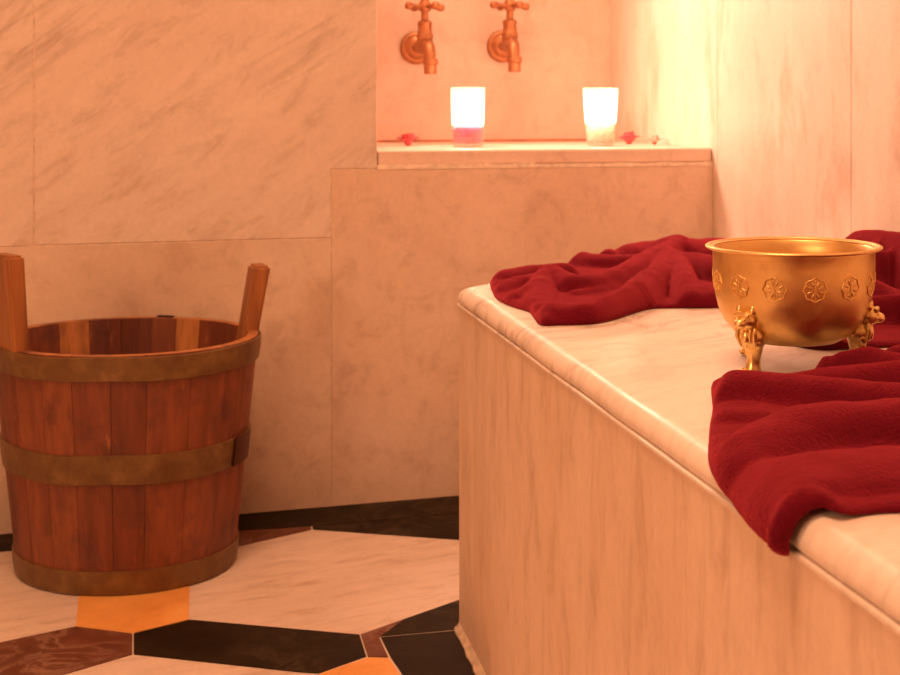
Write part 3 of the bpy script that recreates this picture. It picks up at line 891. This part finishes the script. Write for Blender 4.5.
def towel(outline, folds, label, base=0.006, er=0.012, step=0.0045, wr=0.0016, seed=0, lift=None):
    o2 = smooth_closed(outline, 0.005)
    fl = []
    for pts, w in folds:
        P = smooth_open(pts, 8)
        fl.append(((min(p.x for p in P), min(p.y for p in P), max(p.x for p in P), max(p.y for p in P), P), w))
    x0, x1 = min(p.x for p in o2), max(p.x for p in o2)
    y0, y1 = min(p.y for p in o2), max(p.y for p in o2)
    pts = list(o2)
    n0 = len(pts)
    # rows of points just inside the outline so that the rolled border is smooth
    def inside(p):
        c = False
        for i in range(n0):
            a, b = o2[i - 1], o2[i]
            if (a.y > p.y) != (b.y > p.y) and p.x < (b.x - a.x) * (p.y - a.y) / (b.y - a.y) + a.x:
                c = not c
        return c
    dist = [0.0] * n0
    for k, off in enumerate((0.0006, 0.0018, 0.0038, 0.0066)):
        for i in range(n0):
            a, b = o2[i - 1], o2[(i + 1) % n0]
            t = (b - a).normalized()
            for s in (1, -1):
                q = o2[i] + Vector((-t.y, t.x)) * off * s
                if inside(q):
                    d = seg_dist(q, o2)
                    if d > off * 0.8:
                        pts.append(q); dist.append(d)
                    break
    j = 0
    y = y0
    while y < y1:
        x = x0 + (step / 2 if j % 2 else 0)
        while x < x1:
            p = Vector((x, y))
            if inside(p):
                d = seg_dist(p, o2)
                if d > 0.0085:
                    pts.append(p); dist.append(d)
            x += step
        y += step * 0.866
        j += 1
    V, E_, F_, *_ = delaunay_2d_cdt(pts, [], [list(range(n0))], 1, 1e-6)
    idx = {(round(p.x, 6), round(p.y, 6)): d for p, d in zip(pts, dist)}
    bm = bmesh.new()
    top, bot = [], []
    for v in V:
        d = idx.get((round(v.x, 6), round(v.y, 6)))
        if d is None:
            d = seg_dist(v, o2)
        t = min(1.0, d / er)
        edge = math.sqrt(max(0.0, 1 - (1 - t) ** 2))
        h = max(base, fold_height(v, fl))
        t2 = min(1.0, d / max(er, h * 0.8))
        edge = math.sqrt(max(0.0, 1 - (1 - t2) ** 2))
        h += wr * noise.noise((v.x * 38, v.y * 38, seed)) + wr * 0.6 * noise.noise((v.x * 16, v.y * 60, seed + 5)) + 0.0003 * noise.noise((v.x * 300, v.y * 300, seed))
        up = lift(v) if lift else 0.0
        z = 0.0012 + up
        top.append(bm.verts.new(lay(v.x, v.y, z + h * edge)))
        bot.append(None if d < 1e-7 else bm.verts.new(lay(v.x, v.y, z - 0.0004)))
    for f in F_:
        bm.faces.new([top[i] for i in f])
        bm.faces.new([(bot[i] or top[i]) for i in f][::-1])
    o = obj('towel', bm, M['towel'], None, True)
    return tag(o, label, 'towel', 'dark red towels on the bench')
towel(FAR_OUTLINE, FAR_FOLDS, 'crumpled dark red towel at the far end of the bench, below the alcove', seed=1)
def hem_lift(v):
    """the near hem stands off the rounded edge of the slab."""
    return 0.006 * math.exp(-((v.x - 0.338) / 0.022) ** 2) * max(0.0, min(1.0, (0.765 - v.y) / 0.05))
towel(NEAR_OUTLINE, NEAR_FOLDS, 'dark red towel hanging over the bench edge in front of the brass bowl', seed=2, lift=hem_lift)
towel(CORNER_OUTLINE, CORNER_FOLDS, 'dark red towel heaped against the right wall behind the brass bowl', seed=3)

# ------------------------------------------------------------------ light
def area(name, loc, target, size, power, col, sy=None):
    d = bpy.data.lights.new(name, 'AREA')
    d.shape = 'RECTANGLE'; d.size = size; d.size_y = sy or size
    d.energy = power; d.color = col
    o = bpy.data.objects.new(name, d)
    o.location = loc
    o.rotation_euler = (Vector(target) - Vector(loc)).to_track_quat('-Z', 'Y').to_euler()
    COL.objects.link(o)
    return o
WARM = (1.0, 0.52, 0.285)
area('ceiling_lamp', (-0.15, 0.75, ZC - 0.03), (-0.15, 0.75, 0), 0.8, 41, WARM)
area('left_lamp', (-1.7, -0.3, 1.35), (0.2, 1.6, 0.45), 0.8, 25, WARM)  # unseen soft light from the front left; no doorway is built there
area('alcove_lamp', (NX + 0.03, 2.74, 1.22), (XR, 2.15, 0.80), 0.20, 8.6, (1.0, 0.57, 0.41)).data.spread = math.radians(115)
area('alcove_ceiling_lamp', (0.62, 2.72, 1.9), (0.62, 2.72, 0), 0.3, 7, (1.0, 0.52, 0.33))

w = bpy.data.worlds.new('world')
sc.world = w
w.use_nodes = True
bg = w.node_tree.nodes['Background']
bg.inputs[0].default_value = (1.0, 0.55, 0.3, 1)
bg.inputs[1].default_value = 0.02

sc.view_settings.view_transform = 'Standard'
sc.view_settings.look = 'None'
sc.view_settings.gamma = 1
sc.view_settings.exposure = 0.0
sc.cycles.max_bounces = 8
sc.cycles.diffuse_bounces = 5
sc.cycles.transparent_max_bounces = 16
sc.cycles.caustics_reflective = False
sc.cycles.caustics_refractive = False
sc.cycles.sample_clamp_indirect = 6
sc.cycles.use_denoising = True
